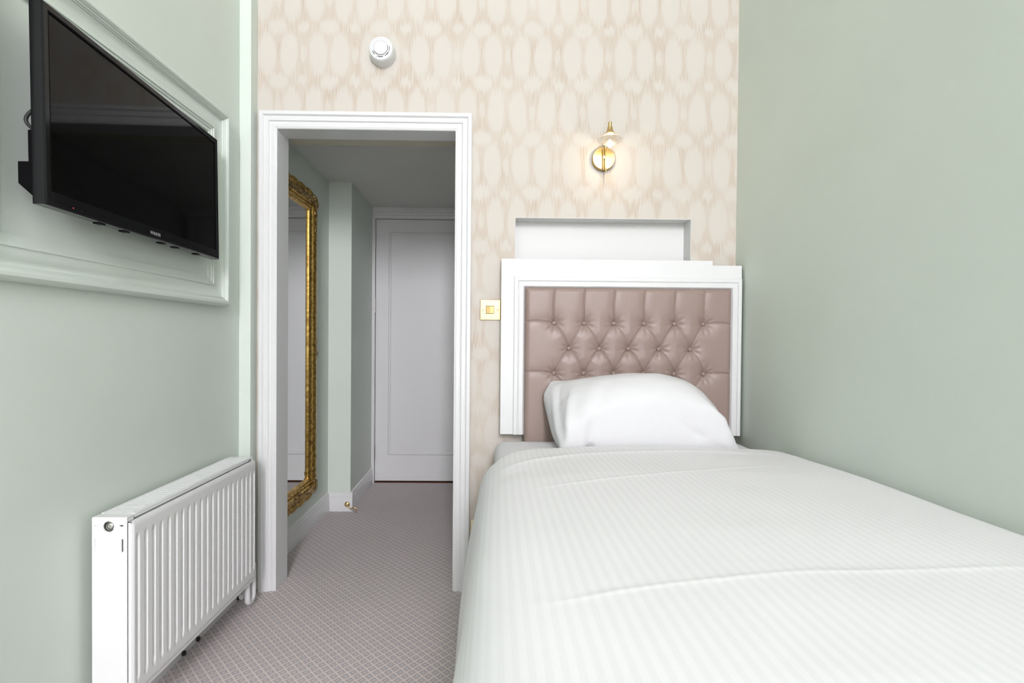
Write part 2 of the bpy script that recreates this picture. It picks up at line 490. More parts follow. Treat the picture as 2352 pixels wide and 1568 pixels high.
# skirting boards
SK = [(0, 0), (.016, 0), (.016, .072), (.014, .076), (.014, .088), (.011, .091), (.011, .102), (.007, .110), (0, .114)]
def skirt(name, a, b, side, label=None):
    """a,b plan points; board grows to the given side normal"""
    mb = MB(); a, b = Vector((*a, 0)), Vector((*b, 0)); nrm = Vector((*side, 0)); k = len(SK)
    for p in (a, b):
        mb.v += [tuple(p + nrm * w + Vector((0, 0, h))) for w, h in SK]
    mb.f += [(t, t + 1, k + t + 1, k + t) for t in range(k - 1)] + [tuple(range(k)), tuple(range(k, 2 * k))]
    return struct(mb.build(name, 'white', smooth=30), label)
skirt('baseboard_left', (XL, REAR), (XL, 2.063), (1, 0))
skirt('baseboard_hall_left', (HX, 2.221), (HX, JY), (1, 0))
skirt('baseboard_hall_step', (HX, JY), (JX + .016, JY), (0, -1))
skirt('baseboard_hall_side', (JX, JY - .006), (JX2 + .001, DY - .02), (1, 0))
skirt('baseboard_back', (DX1 + .062, YB), (.10, YB), (0, -1))

# hall door and its frame
dr = struct(MB().box(-.880, -.118, DY, DY + .044, .014, 1.921).build('door_1', 'white', bevel=.002), 'white panelled door at the end of the hall')
PM = [(0, 0), (0, .003), (.004, .008), (.012, .009), (.017, .005), (.020, .0015), (.020, 0)]
MB().sweep([(-.786, .205), (-.212, .205), (-.212, 1.827), (-.786, 1.827)], PM, (1, 0, 0), (0, 0, 1), True).off((0, DY, 0)).build('panel_moulding', 'white', dr, smooth=40)
for a, b in ((1.709, 1.813), (1.241, 1.346), (.170, .275)):
    h = MB().tube([(-.884, DY - .006, a), (-.884, DY - .006, b)], .0065, 12)
    for t in (.2, .4, .6, .8): h.tube([(-.884, DY - .006, a + (b - a) * t - .001), (-.884, DY - .006, a + (b - a) * t + .001)], .0072, 12)
    h.tube([(-.884, DY - .006, b), (-.884, DY - .006, b + .008)], .004, 8).build('hinge', 'steel', dr, smooth=40)
FP = [(0, 0), (0, .020), (.010, .021), (.030, .021), (.033, .016), (.040, .018), (.048, .016), (.052, .011), (.060, .012), (.066, .009), (.072, .008), (.072, 0)]
fr = MB()
fr.box(-.912, -.8825, DY - .022, DY + .06, 0, 1.925).box(-.904, -.893, DY - .026, DY, 0, 1.95)
fr.box(-.1155, -.06, DY - .022, DY + .06, 0, 1.925)
fr.sweep([(-.03, 2.003), (-.912, 2.003)], FP, (1, 0, 0), (0, 0, 1), False)
fr.v = [(x, y if y > 1 else y + DY, z) for x, y, z in fr.v]
fr.box(-.912, -.06, DY, DY + .06, 1.9245, 2.003)
struct(fr.build('trim_5', 'white', smooth=30), 'white frame of the hall door')
struct(MB().box(-.90, -.06, DY - .004, DY + .08, 0, .004).build('trim_6', 'gapshade'), 'dark strip for the shade in the gap under the hall door')  # dark colour stands for the shade in the door gap

# ------------------------------------------------------------------ panel moulding round the television
FY0, FY1, FZ0, FZ1 = .97, 1.938, 1.172, 1.896
WP = [(0, 0), (0, .020), (.003, .028), (.010, .034), (.018, .034), (.024, .029), (.0255, .025), (.029, .025), (.0295, .021),
      (.033, .021), (.0335, .017), (.045, .012), (.062, .010), (.074, .011), (.0745, .014), (.080, .014), (.0805, .0105),
      (.088, .0105), (.0885, .007), (.100, .0065), (.100, 0)]
wf = MB().sweep([(FY0, FZ0), (FY0, FZ1), (FY1, FZ1), (FY1, FZ0)][::-1], WP, (0, 1, 0), (0, 0, 1), True).off((XL, 0, 0))
wfo = struct(wf.build('trim_7', 'green', smooth=30), 'sage green raised moulding frame on the wall round the television')

# ------------------------------------------------------------------ television
TVW, TVH = .7425, .4225
tv = thing('television', 'black flat screen television on the sage green wall', 'television', (-.959, 1.4335, 1.330),
           (math.radians(-.95), 0, math.radians(93.58)))
def L(mb, name, mt, parent=tv, **k): return mb.build(name, mt, parent, local=True, **k)
hw = TVW / 2
bz = MB()
bz.sweep([(-hw, 0), (hw, 0), (hw, TVH), (-hw, TVH)], [(0, -.026), (0, -.003), (.003, 0), (.014, 0), (.0165, -.003), (.0165, -.006)], (1, 0, 0), (0, 0, 1), True)
bz.box(-hw + .012, hw - .012, -.0005, .006, .014, .030)
L(bz, 'bezel', 'gloss', smooth=35)
L(MB().box(-hw + .002, hw - .002, .010, .028, .002, TVH - .002), 'housing', 'black', bevel=.003)
L(MB().box(-hw + .015, hw - .015, .0035, .009, .030, TVH - .015), 'screen', 'screen')
L(MB().sweep([(-hw + .0165, .030), (hw - .0165, .030), (hw - .0165, TVH - .0165), (-hw + .0165, TVH - .0165)],
             [(0, -.0035), (0, -.001), (.0012, -.001), (.0012, -.0035)], (1, 0, 0), (0, 0, 1), True), 'screen_edge', 'black')
rear = MB().add([(-.30, .028, .06), (.30, .028, .06), (.30, .028, .36), (-.30, .028, .36), (-.26, .040, .09), (.26, .040, .09), (.26, .040, .33), (-.26, .040, .33)],
                [(0, 1, 5, 4), (1, 2, 6, 5), (2, 3, 7, 6), (3, 0, 4, 7), (4, 5, 6, 7), (0, 3, 2, 1)])
L(rear, 'rear_cover', 'black')
conn = MB().add([(-hw + .012, .028, .012), (.20, .028, .012), (.20, .028, .092), (-hw + .012, .028, .092),
                 (-hw + .012, .064, .046), (.20, .052, .046), (.20, .052, .092), (-hw + .012, .064, .092)],
                [(0, 1, 5, 4), (1, 2, 6, 5), (2, 3, 7, 6), (3, 0, 4, 7), (4, 5, 6, 7), (0, 3, 2, 1)])
L(conn, 'speaker_housing', 'black', bevel=.002)
L(MB().box(-hw + .016, -hw + .10, .028, .047, .088, .160), 'connector_block', 'black', bevel=.003)
cbl = [(-hw + .02, .030 + .022 * math.sin(math.pi * t / 12), .155 + .052 * t / 12) for t in range(13)]
L(MB().tube(cbl, .0036, 8), 'cable', 'rubber', smooth=60)
for px in (-.20, -.11, .05, .12, .24):
    L(MB().box(px, px + .022, .012, .028, -.0020, .003), 'vent_tab', 'black', bevel=.001)
tx = text_mb('WALKER', .0125, .0002)
tx.v = [(x * .95, -.0009 - z, y + .0105) for x, y, z in tx.v]
L(tx, 'brand_lettering', 'silver')
L(MB().lathe([(.0013, 0), (.001, .0006)], (-hw + .073, -.0003, .010), (0, -1, 0), 10), 'standby_light', 'led')
L(MB().lathe([(.0013, 0), (.001, .0006)], (-hw + .098, -.0003, .008), (0, -1, 0), 10), 'remote_sensor', 'gloss')
# wall bracket hidden behind it
L(MB().box(-.10, .10, .040, .048, .12, .30), 'wall_bracket', 'black')

# ------------------------------------------------------------------ radiator
RX1, RX0, RY0, RY1, RZ0, RZ1 = -.921, -1.022, 1.289, 1.951, .132, .598
rd = thing('radiator', 'white ribbed panel radiator low on the sage green wall', 'radiator', (-.97, 1.62, 0))
# ribbed front panel
ny, nz, nr = 20 * 14, 60, 20
y0, y1, z0, z1 = RY0 + .0025, RY1, RZ0, RZ1 - .014
ys = np.linspace(y0, y1, ny + 1); zs = np.linspace(z0, z1, nz + 1)
ms = .018
Y, Z = np.meshgrid(ys, zs, indexing='ij')
ph = (Y - (y0 + ms)) / ((y1 - y0 - 2 * ms) / nr)
fr_ = np.abs((ph % 1) - .5) * 2             # 0 rib centre, 1 groove centre
sm = lambda a, b, t: (lambda q: q * q * (3 - 2 * q))(np.clip((t - a) / (b - a), 0, 1))
gro = sm(.56, .86, fr_) * (Y > y0 + ms * .6) * (Y < y1 - ms * .6)
slope = .010 * (1 - fr_)
gro = gro * sm(.036, .056, z1 - Z - slope) * sm(.034, .052, Z - z0 - slope)
edge = np.minimum.reduce([Y - y0, y1 - Y, Z - z0, z1 - Z])
X = RX1 - .0095 * gro - .004 * (1 - sm(0, .006, edge))
mb = MB(); n2 = nz + 1
mb.v = list(zip(X.ravel().tolist(), Y.ravel().tolist(), Z.ravel().tolist()))
mb.f = [(i * n2 + j, (i + 1) * n2 + j, (i + 1) * n2 + j + 1, i * n2 + j + 1) for i in range(ny) for j in range(nz)]
mb.box(RX1 - .016, RX1 - .0115, y0, y1, z0, z1)
mb.box(RX1 - .014, RX1 - .004, y0, y1, z0, z0 + .0015).box(RX1 - .014, RX1 - .004, y0, y1, z1 - .0015, z1)
mb.box(RX1 - .014, RX1 - .004, y0, y0 + .0015, z0, z1).box(RX1 - .014, RX1 - .004, y1 - .0015, y1, z0, z1)
mb.build('front_panel', 'rad', rd, smooth=50)
MB().box(RX1 - .0112, RX1 - .004, y0 + .001, y1 - .001, RZ0 - .010, RZ0 + .002).build('bottom_seam', 'rad', rd, bevel=.002)
MB().box(RX0, RX0 + .014, y0, y1, RZ0, RZ1 - .02).build('rear_panel', 'rad', rd, bevel=.003)
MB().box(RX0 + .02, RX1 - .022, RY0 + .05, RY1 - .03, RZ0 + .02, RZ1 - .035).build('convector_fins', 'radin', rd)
# end cover with its holes
CW = (RX1 - .013) - RX0
ox = RX0
hol = [circle(.042, -.022, .0135), rect(.003 + .004, .003 + .013, -.0215, -.0175), rect(.070, .079, -.0215, -.0175),
       slot(.0085, -.070, .0042, .034), slot(.0765, -.070, .0042, .034)]
ec = plate([(0, -(RZ1 - RZ0 - .004)), (CW, -(RZ1 - RZ0 - .004)), (CW, 0), (0, 0)], hol, .003)
ec.v = [(ox + x, RY0 + .003 - z, RZ1 - .003 + y) for x, y, z in ec.v]
ecv = ec.build('end_cover', 'rad', rd)
MB().box(ox + .0004, ox + .003, RY0 + .0008, RY0 + .05, RZ0, RZ1 - .0045).box(ox + CW - .0035, ox + CW - .0006, RY0 + .0008, RY0 + .026, RZ0, RZ1 - .0045).box(ox, ox + CW, RY0 + .0005, RY0 + .028, RZ1 - .0065, RZ1 - .001).build('end_cover_flange', 'rad', rd, bevel=.002)
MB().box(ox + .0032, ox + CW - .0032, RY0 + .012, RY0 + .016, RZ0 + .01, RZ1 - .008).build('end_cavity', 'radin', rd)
MB().lathe([(.0125, 0), (.0122, .004), (.0105, .006), (.0095, .0045), (.0085, .007), (.004, .0085), (0, .0088)], (ox + .042, RY0 + .0115, RZ1 - .025), (0, -1, 0), 28).build('bleed_plug', 'chrome', rd, smooth=50)
# embossed mark on the end cover
lg = MB()
bx, bzz = ox + .042, RZ1 - .073
lg.sweep([(bx - .0095, bzz - .0105), (bx + .0095, bzz - .0105), (bx + .0095, bzz + .0105), (bx - .0095, bzz + .0105)], [(0, 0), (0, .0004), (.0012, .0004), (.0012, 0)], (1, 0, 0), (0, 0, 1), True)
lg.v = [(x, y + RY0, z) for x, y, z in lg.v]
for a, b, c, d_ in ((-.007, -.0015, .0045, .0065), (-.0035, -.0012, -.004, .0065), (-.0012, .0065, -.0062, -.004), (.0025, .0048, -.001, .0055), (.0025, .007, .0035, .0055), (.0025, .007, -.0015, .0005)):
    lg.box(bx + a, bx + b, RY0 - .0004 - .00003 * len(lg.v) / 8, RY0 + .0002, bzz + c, bzz + d_)
lg.build('embossed_mark', 'rad', ecv)
# far end cover and the slotted top grille
MB().box(ox, ox + CW, RY1 - .003, RY1, RZ0, RZ1 - .004).box(ox, ox + CW, RY1 - .028, RY1, RZ1 - .0065, RZ1 - .001).build('far_end_cover', 'rad', rd, bevel=.002)
g = MB()
g.box(ox, ox + .007, RY0 + .030, RY1 - .030, RZ1 - .012, RZ1).box(ox + CW - .013, ox + CW - .001, RY0 + .0302, RY1 - .0295, RZ1 - .012, RZ1)
g.build('top_grille_rail', 'rad', rd, bevel=.0015)
ng = 62
sl = MB()
for k in range(ng):
    yy = RY0 + .032 + (RY1 - RY0 - .064) * k / (ng - 1)
    sl.box(ox + .006, ox + CW - .012, yy - .0034, yy + .0022, RZ1 - .006, RZ1 - .001)
so = sl.build('top_grille_slat', 'rad', rd); so['kind'] = 'stuff'
# pipework and clips below
pts = [(-.945, 1.93, .14), (-.945, 1.935, .06)] + [(-.945, 1.957 - .022 * math.cos(t), .055 - .022 * math.sin(t)) for t in np.linspace(.2, math.pi - .2, 9)] + [(-.945, 1.980, .06), (-.947, 1.984, .17)]
MB().tube(pts, .0105, 14).build('pipe', 'white', rd, smooth=60)
MB().lathe([(.009, 0), (.009, .03), (.006, .032)], (-.985, 1.965, .045), (0, 1, 0), 12).build('valve_tail', 'white', rd, smooth=50)
for yy in (1.665, 1.745, 2.020):
    MB().box(XL + .016, XL + .026, yy, yy + .012, .004, .017).build('pipe_clip', 'rubber', rd, bevel=.002)

# ------------------------------------------------------------------ gilt mirror
MY0, MY1, MZ0, MZ1 = 2.315, 2.822, .205, 1.832
mr = thing('wall_mirror', 'tall mirror in an ornate gilt frame on the hall wall', 'mirror', (HX, (MY0 + MY1) / 2, MZ0))
GP = [(0, 0), (0, .022), (.003, .026), (.008, .026), (.012, .022), (.018, .026), (.030, .035), (.042, .037), (.052, .032), (.058, .025), (.060, .021), (.064, .0205),
      (.066, .024), (.072, .0245), (.075, .019), (.078, .0175), (.082, .020), (.092, .014), (.0935, .008), (.0935, 0)]
pth = [(MY0, MZ0), (MY1, MZ0), (MY1, MZ1), (MY0, MZ1)]
MB().sweep(pth, GP, (0, 1, 0), (0, 0, 1), True).off((HX, 0, 0)).build('gilt_frame', 'gold', mr, smooth=40)
MB().box(HX + .003, HX + .0075, MY0 + .09, MY1 - .09, MZ0 + .09, MZ1 - .09).build('mirror_glass', 'mirror', mr)
bd = MB()
iy0, iy1, iz0, iz1 = MY0 + .069, MY1 - .069, MZ0 + .069, MZ1 - .069
def beads(a, b):
    n = int((Vector(b) - Vector(a)).length / .0085)
    for k in range(n):
        p = Vector(a).lerp(Vector(b), (k + .5) / n); bd.blob((HX + .0255, p.x, p.y), .003, .0034, .0034, 6, 4)
beads((iy1, iz0), (iy1, iz1)); beads((iy0, iz0), (iy0, iz1)); beads((iy0, iz0), (iy1, iz0)); beads((iy0, iz1), (iy1, iz1))
b_ = bd.build('bead_row', 'gold', mr, smooth=180); b_['kind'] = 'stuff'
def leaf(mb, y, z, s, ang, h=.036):
    R = Matrix.Rotation(ang, 3, 'X')
    mb.blob((HX + h, y, z), .006 * s / .02, s * .42, s, 8, 5, R)
def corner(y, z, sy, sz):
    rnd = random.Random(int(y * 100) * 7 + int(z * 100))
    mb = MB()
    cy, cz = y + sy * .046, z + sz * .046
    mb.lathe([(.019, .0), (.019, .004), (.015, .007), (.013, .004)], (HX + .034, cy, cz), (1, 0, 0), 16)
    for k in range(11):
        t = 2 * math.pi * k / 11; leaf(mb, cy + .028 * math.cos(t), cz + .028 * math.sin(t), .011, -t + math.pi / 2 + .5, .036)
    for k in range(46):      # acanthus spray along both rails
        d = .04 + .125 * (k // 2) / 23; w = (.024 * (1 - (d - .04) / .15)) * rnd.uniform(-1, 1) - .008
        if k % 2: py, pz = cy + sy * d * .95, cz + sz * w
        else: py, pz = cy + sy * w, cz + sz * d * 1.25
        leaf(mb, py, pz, rnd.uniform(.007, .014), rnd.uniform(0, 3.14), .029 + rnd.uniform(-.003, .005))
    for k in range(12):      # lumpy outer edge
        d = .1 * k / 11
        leaf(mb, y + sy * d, z + sz * .001, rnd.uniform(.008, .013), rnd.uniform(0, 3.14), .020)
        leaf(mb, y + sy * .001, z + sz * d, rnd.uniform(.008, .012), rnd.uniform(0, 3.14), .020)
    mb.build('corner_ornament', 'goldo', mr, smooth=180)
    MB().blob((HX + .037, cy, cz), .007, .012, .014, 12, 8).build('corner_cabochon', 'gold', mr, smooth=180)
for y, sy in ((MY0, 1), (MY1, -1)):
    for z, sz in ((MZ0, 1), (MZ1, -1)): corner(y, z, sy, sz)
def rail_orn(yc, zc, along, n, ext, s):
    rnd = random.Random(int(yc * 1000 + zc * 77)); mb = MB()
    for k in range(n):
        t = rnd.uniform(-1, 1); w = .020 * (1 - abs(t)) + .004; w *= rnd.uniform(-1, 1)
        y, z = (yc + t * ext, zc + w) if along == 'y' else (yc + w, zc + t * ext)
        leaf(mb, y, z, rnd.uniform(.008, .015) * s, rnd.uniform(0, 3.14), .030 + rnd.uniform(-.003, .005))
    mb.build('rail_ornament', 'goldo', mr, smooth=180)
for zc in (MZ0 + .036, MZ1 - .036):
    rail_orn((MY0 + MY1) / 2, zc, 'y', 46, .10, 1.1)
    sgn = 1 if zc > 1 else -1
    mb = MB()
    for k in range(22):      # scalloped crest along the outer edge
        t = (k + .5) / 22; y = MY0 + .06 + (MY1 - MY0 - .12) * t
        hgt = .012 * abs(math.sin(t * math.pi * 4)) + .004
        mb.blob((HX + .018, y, zc + sgn * .036), .010, .014, hgt + .006, 8, 5)
    mb.build('scalloped_edge', 'gold', mr, smooth=180)
for yc in (MY0 + .026, MY1 - .026): rail_orn(yc, (MZ0 + MZ1) / 2 - .02, 'z', 22, .06, .8)

# brass cabin hook on the skirting
hk = thing('cabin_hook', 'small brass hook screwed to the hall skirting board', 'hook', (-.900, JY - .016, .044))
hx, hy, hz = -.900, JY - .016, .044
MB().lathe([(.016, 0), (.016, .003), (.012, .007), (.008, .008), (.008, .014), (.005, .016)], (hx, hy, hz), (0, -1, 0), 24).build('rosette', 'brassd', hk, smooth=40)
MB().tube([(hx, hy - .012, hz), (hx + .010, hy - .026, hz - .002), (hx + .030, hy - .055, hz - .006), (hx + .044, hy - .072, hz - .008)]
          + [(hx + .044 + .016 * (1 - math.cos(t)), hy - .074, hz - .008 + .014 * math.sin(t)) for t in np.linspace(.3, 2.9, 8)] + [(hx + .074, hy - .074, hz - .026)], .0032, 10).build('hook_arm', 'brassd', hk, smooth=60)

# ------------------------------------------------------------------ smoke detector
sd = thing('smoke_detector', 'round white smoke detector high on the wallpaper above the doorway', 'detector', (-.478, YB, 2.232))
so_ = (-.478, YB, 2.232)
MB().lathe([(.0525, 0), (.0522, .020), (.0505, .040), (.0495, .047), (.046, .0525), (.0385, .0545), (.0375, .0530), (.0330, .0530), (.0325, .0550), (.0300, .0555),
            (.0295, .0535), (.0285, .0535), (.0282, .0570), (.0265, .0592), (.020, .0602), (0, .0606)], so_, (0, -1, 0), 56).build('housing', 'plastic', sd, smooth=30)
for r, arcs in ((.0352, ((3.50, 3.95), (4.35, 4.95), (5.25, 5.85), (6.0, 6.5))), (.0290, ((3.55, 4.35), (4.50, 5.25), (5.40, 6.00), (6.05, 6.7)))):
    for t0, t1 in arcs:
        q = [(so_[0] + r * math.cos(t), YB - .0542, so_[2] + r * math.sin(t)) for t in np.linspace(t0, t1, 9)]
        MB().tube(q, .0010, 6).build('vent_slot_shade', 'dark', sd)  # dark arcs draw the slots' recess shade, lower half only
MB().lathe([(.0017, 0), (.0012, .001)], (so_[0] - .0175, YB - .0535, so_[2] - .0365), (0, -1, 0), 8).build('indicator', 'ledoff', sd)

# ------------------------------------------------------------------ wall lamp
sx, sz = .4402, 1.811
sc_ = thing('wall_lamp', 'brass wall lamp with a clear crystal shade, lit', 'lamp', (sx, YB, sz))
MB().lathe([(.0475, 0), (.0475, .018), (.0455, .021), (0, .0212)], (sx, YB, sz), (0, -1, 0), 56).build('backplate', 'brass', sc_, smooth=30)
for dx in (-.005, .0035):
    MB().tube([(sx + dx, YB - .030, sz - .045), (sx + dx, YB - .030, sz + .035)] , .0032, 12).build('rod', 'brass', sc_, smooth=60)
MB().tube([(sx, YB - .02, sz), (sx, YB - .034, sz)], .005, 12).build('boss', 'brass', sc_, smooth=60)
MB().tube([(sx + .0035, YB - .030, sz - .04), (sx + .006, YB - .040, sz - .062)], .0022, 10).build('pull_switch', 'brass', sc_, smooth=60)
lx, ly, lz = .4465, 2.02, 1.859
MB().tube([(sx + .0035, YB - .030, sz + .034), (sx + .004, YB - .034, sz + .050), (sx + .005, YB - .055, sz + .066), (lx, ly + .020, lz + .030), (lx, ly, lz + .034)], .0032, 12).build('arm', 'brass', sc_, smooth=60)
MB().lathe([(.0068, .067), (.0072, .063), (.0070, .050), (.0095, .048), (.0105, .040), (.014, .030), (.0205, .0225), (.0215, .021), (0, .020)], (lx, ly, lz), (0, 0, 1), 32).build('lamp_cap', 'brass', sc_, smooth=40)
cr = MB().lathe([(.018, .0215), (.034, .014), (.050, -.001), (.0505, -.003), (.040, -.012), (.024, -.020), (.012, -.0225)], (lx, ly, lz), (0, 0, 1), 16)
cr.lathe([(.014, .018), (.028, .010), (.036, .000), (.030, -.008), (.012, -.016)], (lx, ly, lz), (0, 0, 1), 16)
cr.build('crystal_shade', 'crystal', sc_)
MB().blob((lx, ly, lz - .018), .0085, .0085, .017, 16, 10).build('bulb', 'bulb', sc_, smooth=180)
pl = bpy.data.lights.new('lamp_glow', 'POINT'); pl.energy = .45; pl.color = (1, .74, .46); pl.shadow_soft_size = .008
po = bpy.data.objects.new('lamp_glow', pl); COL.objects.link(po); po.parent = sc_
po.location = (lx - sx, ly - YB, lz - .037 - sz)

# ------------------------------------------------------------------ switch and socket
sw = thing('light_switch', 'square brushed brass light switch beside the headboard', 'switch', (-.026, YB, 1.179))
MB().box(-.069, .017, YB - .005, YB, 1.136, 1.222).build('switch_plate', 'brass', sw, bevel=.003, seg=3)
MB().box(-.0445, -.0105, YB - .0062, YB - .004, 1.163, 1.1965).build('rocker_surround', 'dark', sw)
MB().add([(-.043, YB - .0065, 1.165), (-.0278, YB - .0095, 1.165), (-.0278, YB - .0095, 1.1945), (-.043, YB - .0065, 1.1945), (-.043, YB - .004, 1.165), (-.0278, YB - .004, 1.165), (-.0278, YB - .004, 1.1945), (-.043, YB - .004, 1.1945)],
         [(0, 1, 2, 3), (4, 7, 6, 5), (0, 4, 5, 1), (2, 6, 7, 3), (0, 3, 7, 4), (1, 5, 6, 2)]).build('rocker', 'brass', sw)
MB().add([(-.0272, YB - .0095, 1.165), (-.012, YB - .0065, 1.165), (-.012, YB - .0065, 1.1945), (-.0272, YB - .0095, 1.1945), (-.0272, YB - .004, 1.165), (-.012, YB - .004, 1.165), (-.012, YB - .004, 1.1945), (-.0272, YB - .004, 1.1945)],
         [(0, 1, 2, 3), (4, 7, 6, 5), (0, 4, 5, 1), (2, 6, 7, 3), (0, 3, 7, 4), (1, 5, 6, 2)]).build('rocker', 'brass', sw)
for dx in (-.030, .030):
    MB().lathe([(.0036, 0), (.0036, .001), (.002, .0018), (0, .0018)], (-.026 + dx, YB - .005, 1.179), (0, -1, 0), 14).build('screw', 'brassd', sw, smooth=40)
sk = thing('wall_socket', 'cream plastic socket low on the wallpaper beside the bed', 'socket', (-.028, YB, .268))
MB().box(-.101, .046, YB - .010, YB, .237, .298).build('socket_plate', 'cream', sk, bevel=.003)
for dx in (-.036, .036):
    MB().box(-.028 + dx - .008, -.028 + dx + .008, YB - .0125, YB - .009, .278, .290).build('socket_switch', 'cream', sk, bevel=.001)

# ------------------------------------------------------------------ headboard
HF = 2.045
hb = thing('headboard', 'taupe buttoned headboard in a white moulded frame above the bed', 'headboard', (.505, YB, .60))
MB().box(.018, .889, 2.072, YB, .672, 1.387).build('back_board', 'white', hb, bevel=.0015)
fb = MB().box(.0187, .114, HF, 2.0715, .672, 1.3635).box(.114, .996, HF, 2.0715, 1.268, 1.3635).box(.955, .996, HF, 2.0715, .672, 1.268)
fb.build('frame_board', 'white', hb)
HP = [(0, 0), (0, .006), (.003, .010), (.010, .012), (.016, .0105), (.018, .006), (.020, .0055), (.022, .009), (.030, .011), (.038, .009), (.042, .003), (.044, 0)]
HPr = [(w * .98, h) for w, h in HP]
mo = MB().sweep([(.996, .672), (.996, 1.3105), (.070, 1.3105), (.070, .672)], HP, (1, 0, 0), (0, 0, 1), False).off((0, HF, 0))
mo.build('moulding', 'white', hb, smooth=35)
# buttoned panel
px0, px1, pz0, pz1, PF = .114, .951, .600, 1.2675, 2.034
rows = [(1.124, [.232, .354, .475, .596, .720, .838]), (1.022, [.293, .416, .534, .658, .785]), (.922, [.234, .354, .475, .595, .721, .841]),
        (.822, [.293, .416, .534, .658, .785])]
segs = []
for i in range(len(rows) - 1):
    (za, xa), (zb, xb) = rows[i], rows[i + 1]
    for p in xa:
        for q_ in xb:
            if abs(p - q_) < .085: segs.append((p, za, q_, zb, .5))
for p in rows[0][1]: segs.append((p, rows[0][0], p + .004, pz1 + .01, 1.))
for zr, xs in (rows[0], rows[2]):
    segs.append((xs[0], zr, px0 - .01, zr + .003, .7)); segs.append((xs[-1], zr, px1 + .01, zr - .002, .7))
nx, nzz = 430, 300
gx, gz = np.meshgrid(np.linspace(px0, px1, nx + 1), np.linspace(pz0, pz1, nzz + 1), indexing='ij')
ed = np.minimum.reduce([gx - px0, px1 - gx, pz1 - gz])
hgt = .026 * np.sqrt(1 - (1 - np.clip(ed / .022, 0, 1)) ** 2)
dmin = np.full_like(gx, 9.); gro = np.zeros_like(gx); soft = np.zeros_like(gx)
for ax, az, bx_, bz_, wgt in segs:
    # seams bow slightly to one side like pulled fabric
    dx, dz = bx_ - ax, bz_ - az; Ls = math.hypot(dx, dz)
    t = np.clip(((gx - ax) * dx + (gz - az) * dz) / Ls ** 2, 0, 1)
    bow = .006 * np.sin(np.pi * t) * (1 if dx >= 0 else -1)
    d = np.hypot(gx - ax - t * dx + bow * dz / Ls, gz - az - t * dz - bow * dx / Ls)
    gro = np.maximum(gro, (.45 + .55 * wgt) * np.exp(-(d / .0024) ** 1.4))
    soft = np.maximum(soft, (.35 + .65 * wgt) * np.exp(-(d / .017) ** 2))
but = np.zeros_like(gx); but2 = np.zeros_like(gx)
ang = np.zeros_like(gx)
for zr, xs in rows:
    for x_ in xs:
        r = np.hypot(gx - x_, gz - zr); th = np.arctan2(gz - zr, gx - x_)
        but = np.maximum(but, np.exp(-(r / .017) ** 2)); but2 = np.maximum(but2, np.exp(-(r / .042) ** 2))
        ang += .0011 * np.sin(9 * th + x_ * 60) * np.exp(-((r - .026) / .014) ** 2)
hgt = hgt - .0058 * gro - .0030 * soft - .010 * but - .0085 * but2 + ang
k2 = nzz + 1
mb = MB(); mb.v = list(zip(gx.ravel().tolist(), (PF + .012 - hgt).ravel().tolist(), gz.ravel().tolist()))
mb.f = [(i * k2 + j, (i + 1) * k2 + j, (i + 1) * k2 + j + 1, i * k2 + j + 1) for i in range(nx) for j in range(nzz)]
pan = mb.build('padded_panel', 'taupe', hb, smooth=180)
MB().box(px0, px1, 2.046, 2.071, pz0, pz1).build('panel_backing', 'taupe', hb)
def hsurf(x_, z_):
    i = int(round((x_ - px0) / (px1 - px0) * nx)); j = int(round((z_ - pz0) / (pz1 - pz0) * nzz))
    return PF + .012 - hgt[i, j]
for zr, xs in rows[:4]:
    for x_ in xs:
        MB().lathe([(.0080, 0), (.0092, .002), (.0088, .0055), (.0064, .0088), (.003, .0102), (0, .0105)], (x_, hsurf(x_, zr) - .0035, zr), (0, -1, 0), 16).build('button', 'taupe', pan, smooth=180)

# ------------------------------------------------------------------ bed
MX0, MX1, MYF, MYH, MTOP = -.004, .978, .30, 2.012, .658
bed = thing('bed', 'single bed with a white fitted sheet against the headboard', 'bed', ((MX0 + MX1) / 2, 1.16, 0))
MB().box(MX0 + .02, MX1 - .01, MYF + .02, MYH - .02, .05, .40).build('divan_base', 'base', bed, bevel=.01)
for ax in (MX0 + .10, MX1 - .10):
    for ay in (MYF + .12, MYH - .12): MB().lathe([(.022, 0), (.022, .02), (.03, .05)], (ax, ay, 0), (0, 0, 1), 16).build('bed_foot', 'black', bed, smooth=40)
def rounded_slab(x0, x1, y0, y1, z0, z1, r, nu=40, nv=60):
    mb = MB(); vs = {}
    bm = bmesh.new()
    us = sorted(set(list(np.linspace(x0, x1, nu)))); vs_ = list(np.linspace(y0, y1, nv)); ws = list(np.linspace(z0, z1, 14))
    def rnd(p):
        c = [min(max(p[i], a + r), b - r) for i, (a, b) in enumerate(((x0, x1), (y0, y1), (z0, z1)))]
        d = Vector(p) - Vector(c)
        if d.length < 1e-9: return tuple(p)
        return tuple(Vector(c) + d.normalized() * r * min(1, 1)) if d.length > 1e-9 else tuple(p)
    def sheet(P):
        n, m = len(P), len(P[0]); mb.add([rnd(q) for row in P for q in row], [(i * m + j, (i + 1) * m + j, (i + 1) * m + j + 1, i * m + j + 1) for i in range(n - 1) for j in range(m - 1)])
    for z in (z0, z1): sheet([[(x_, y_, z) for y_ in vs_] for x_ in us])
    for y_ in (y0, y1): sheet([[(x_, y_, z) for z in ws] for x_ in us])
    for x_ in (x0, x1): sheet([[(x_, y_, z) for z in ws] for y_ in vs_])
    bm.free()
    return mb
ms_ = rounded_slab(MX0, MX1, MYF, MYH, .40, MTOP, .045)
mo_ = ms_.build('mattress', 'linen', bed, smooth=180)
mo_['label'] = 'mattress in a white fitted sheet'
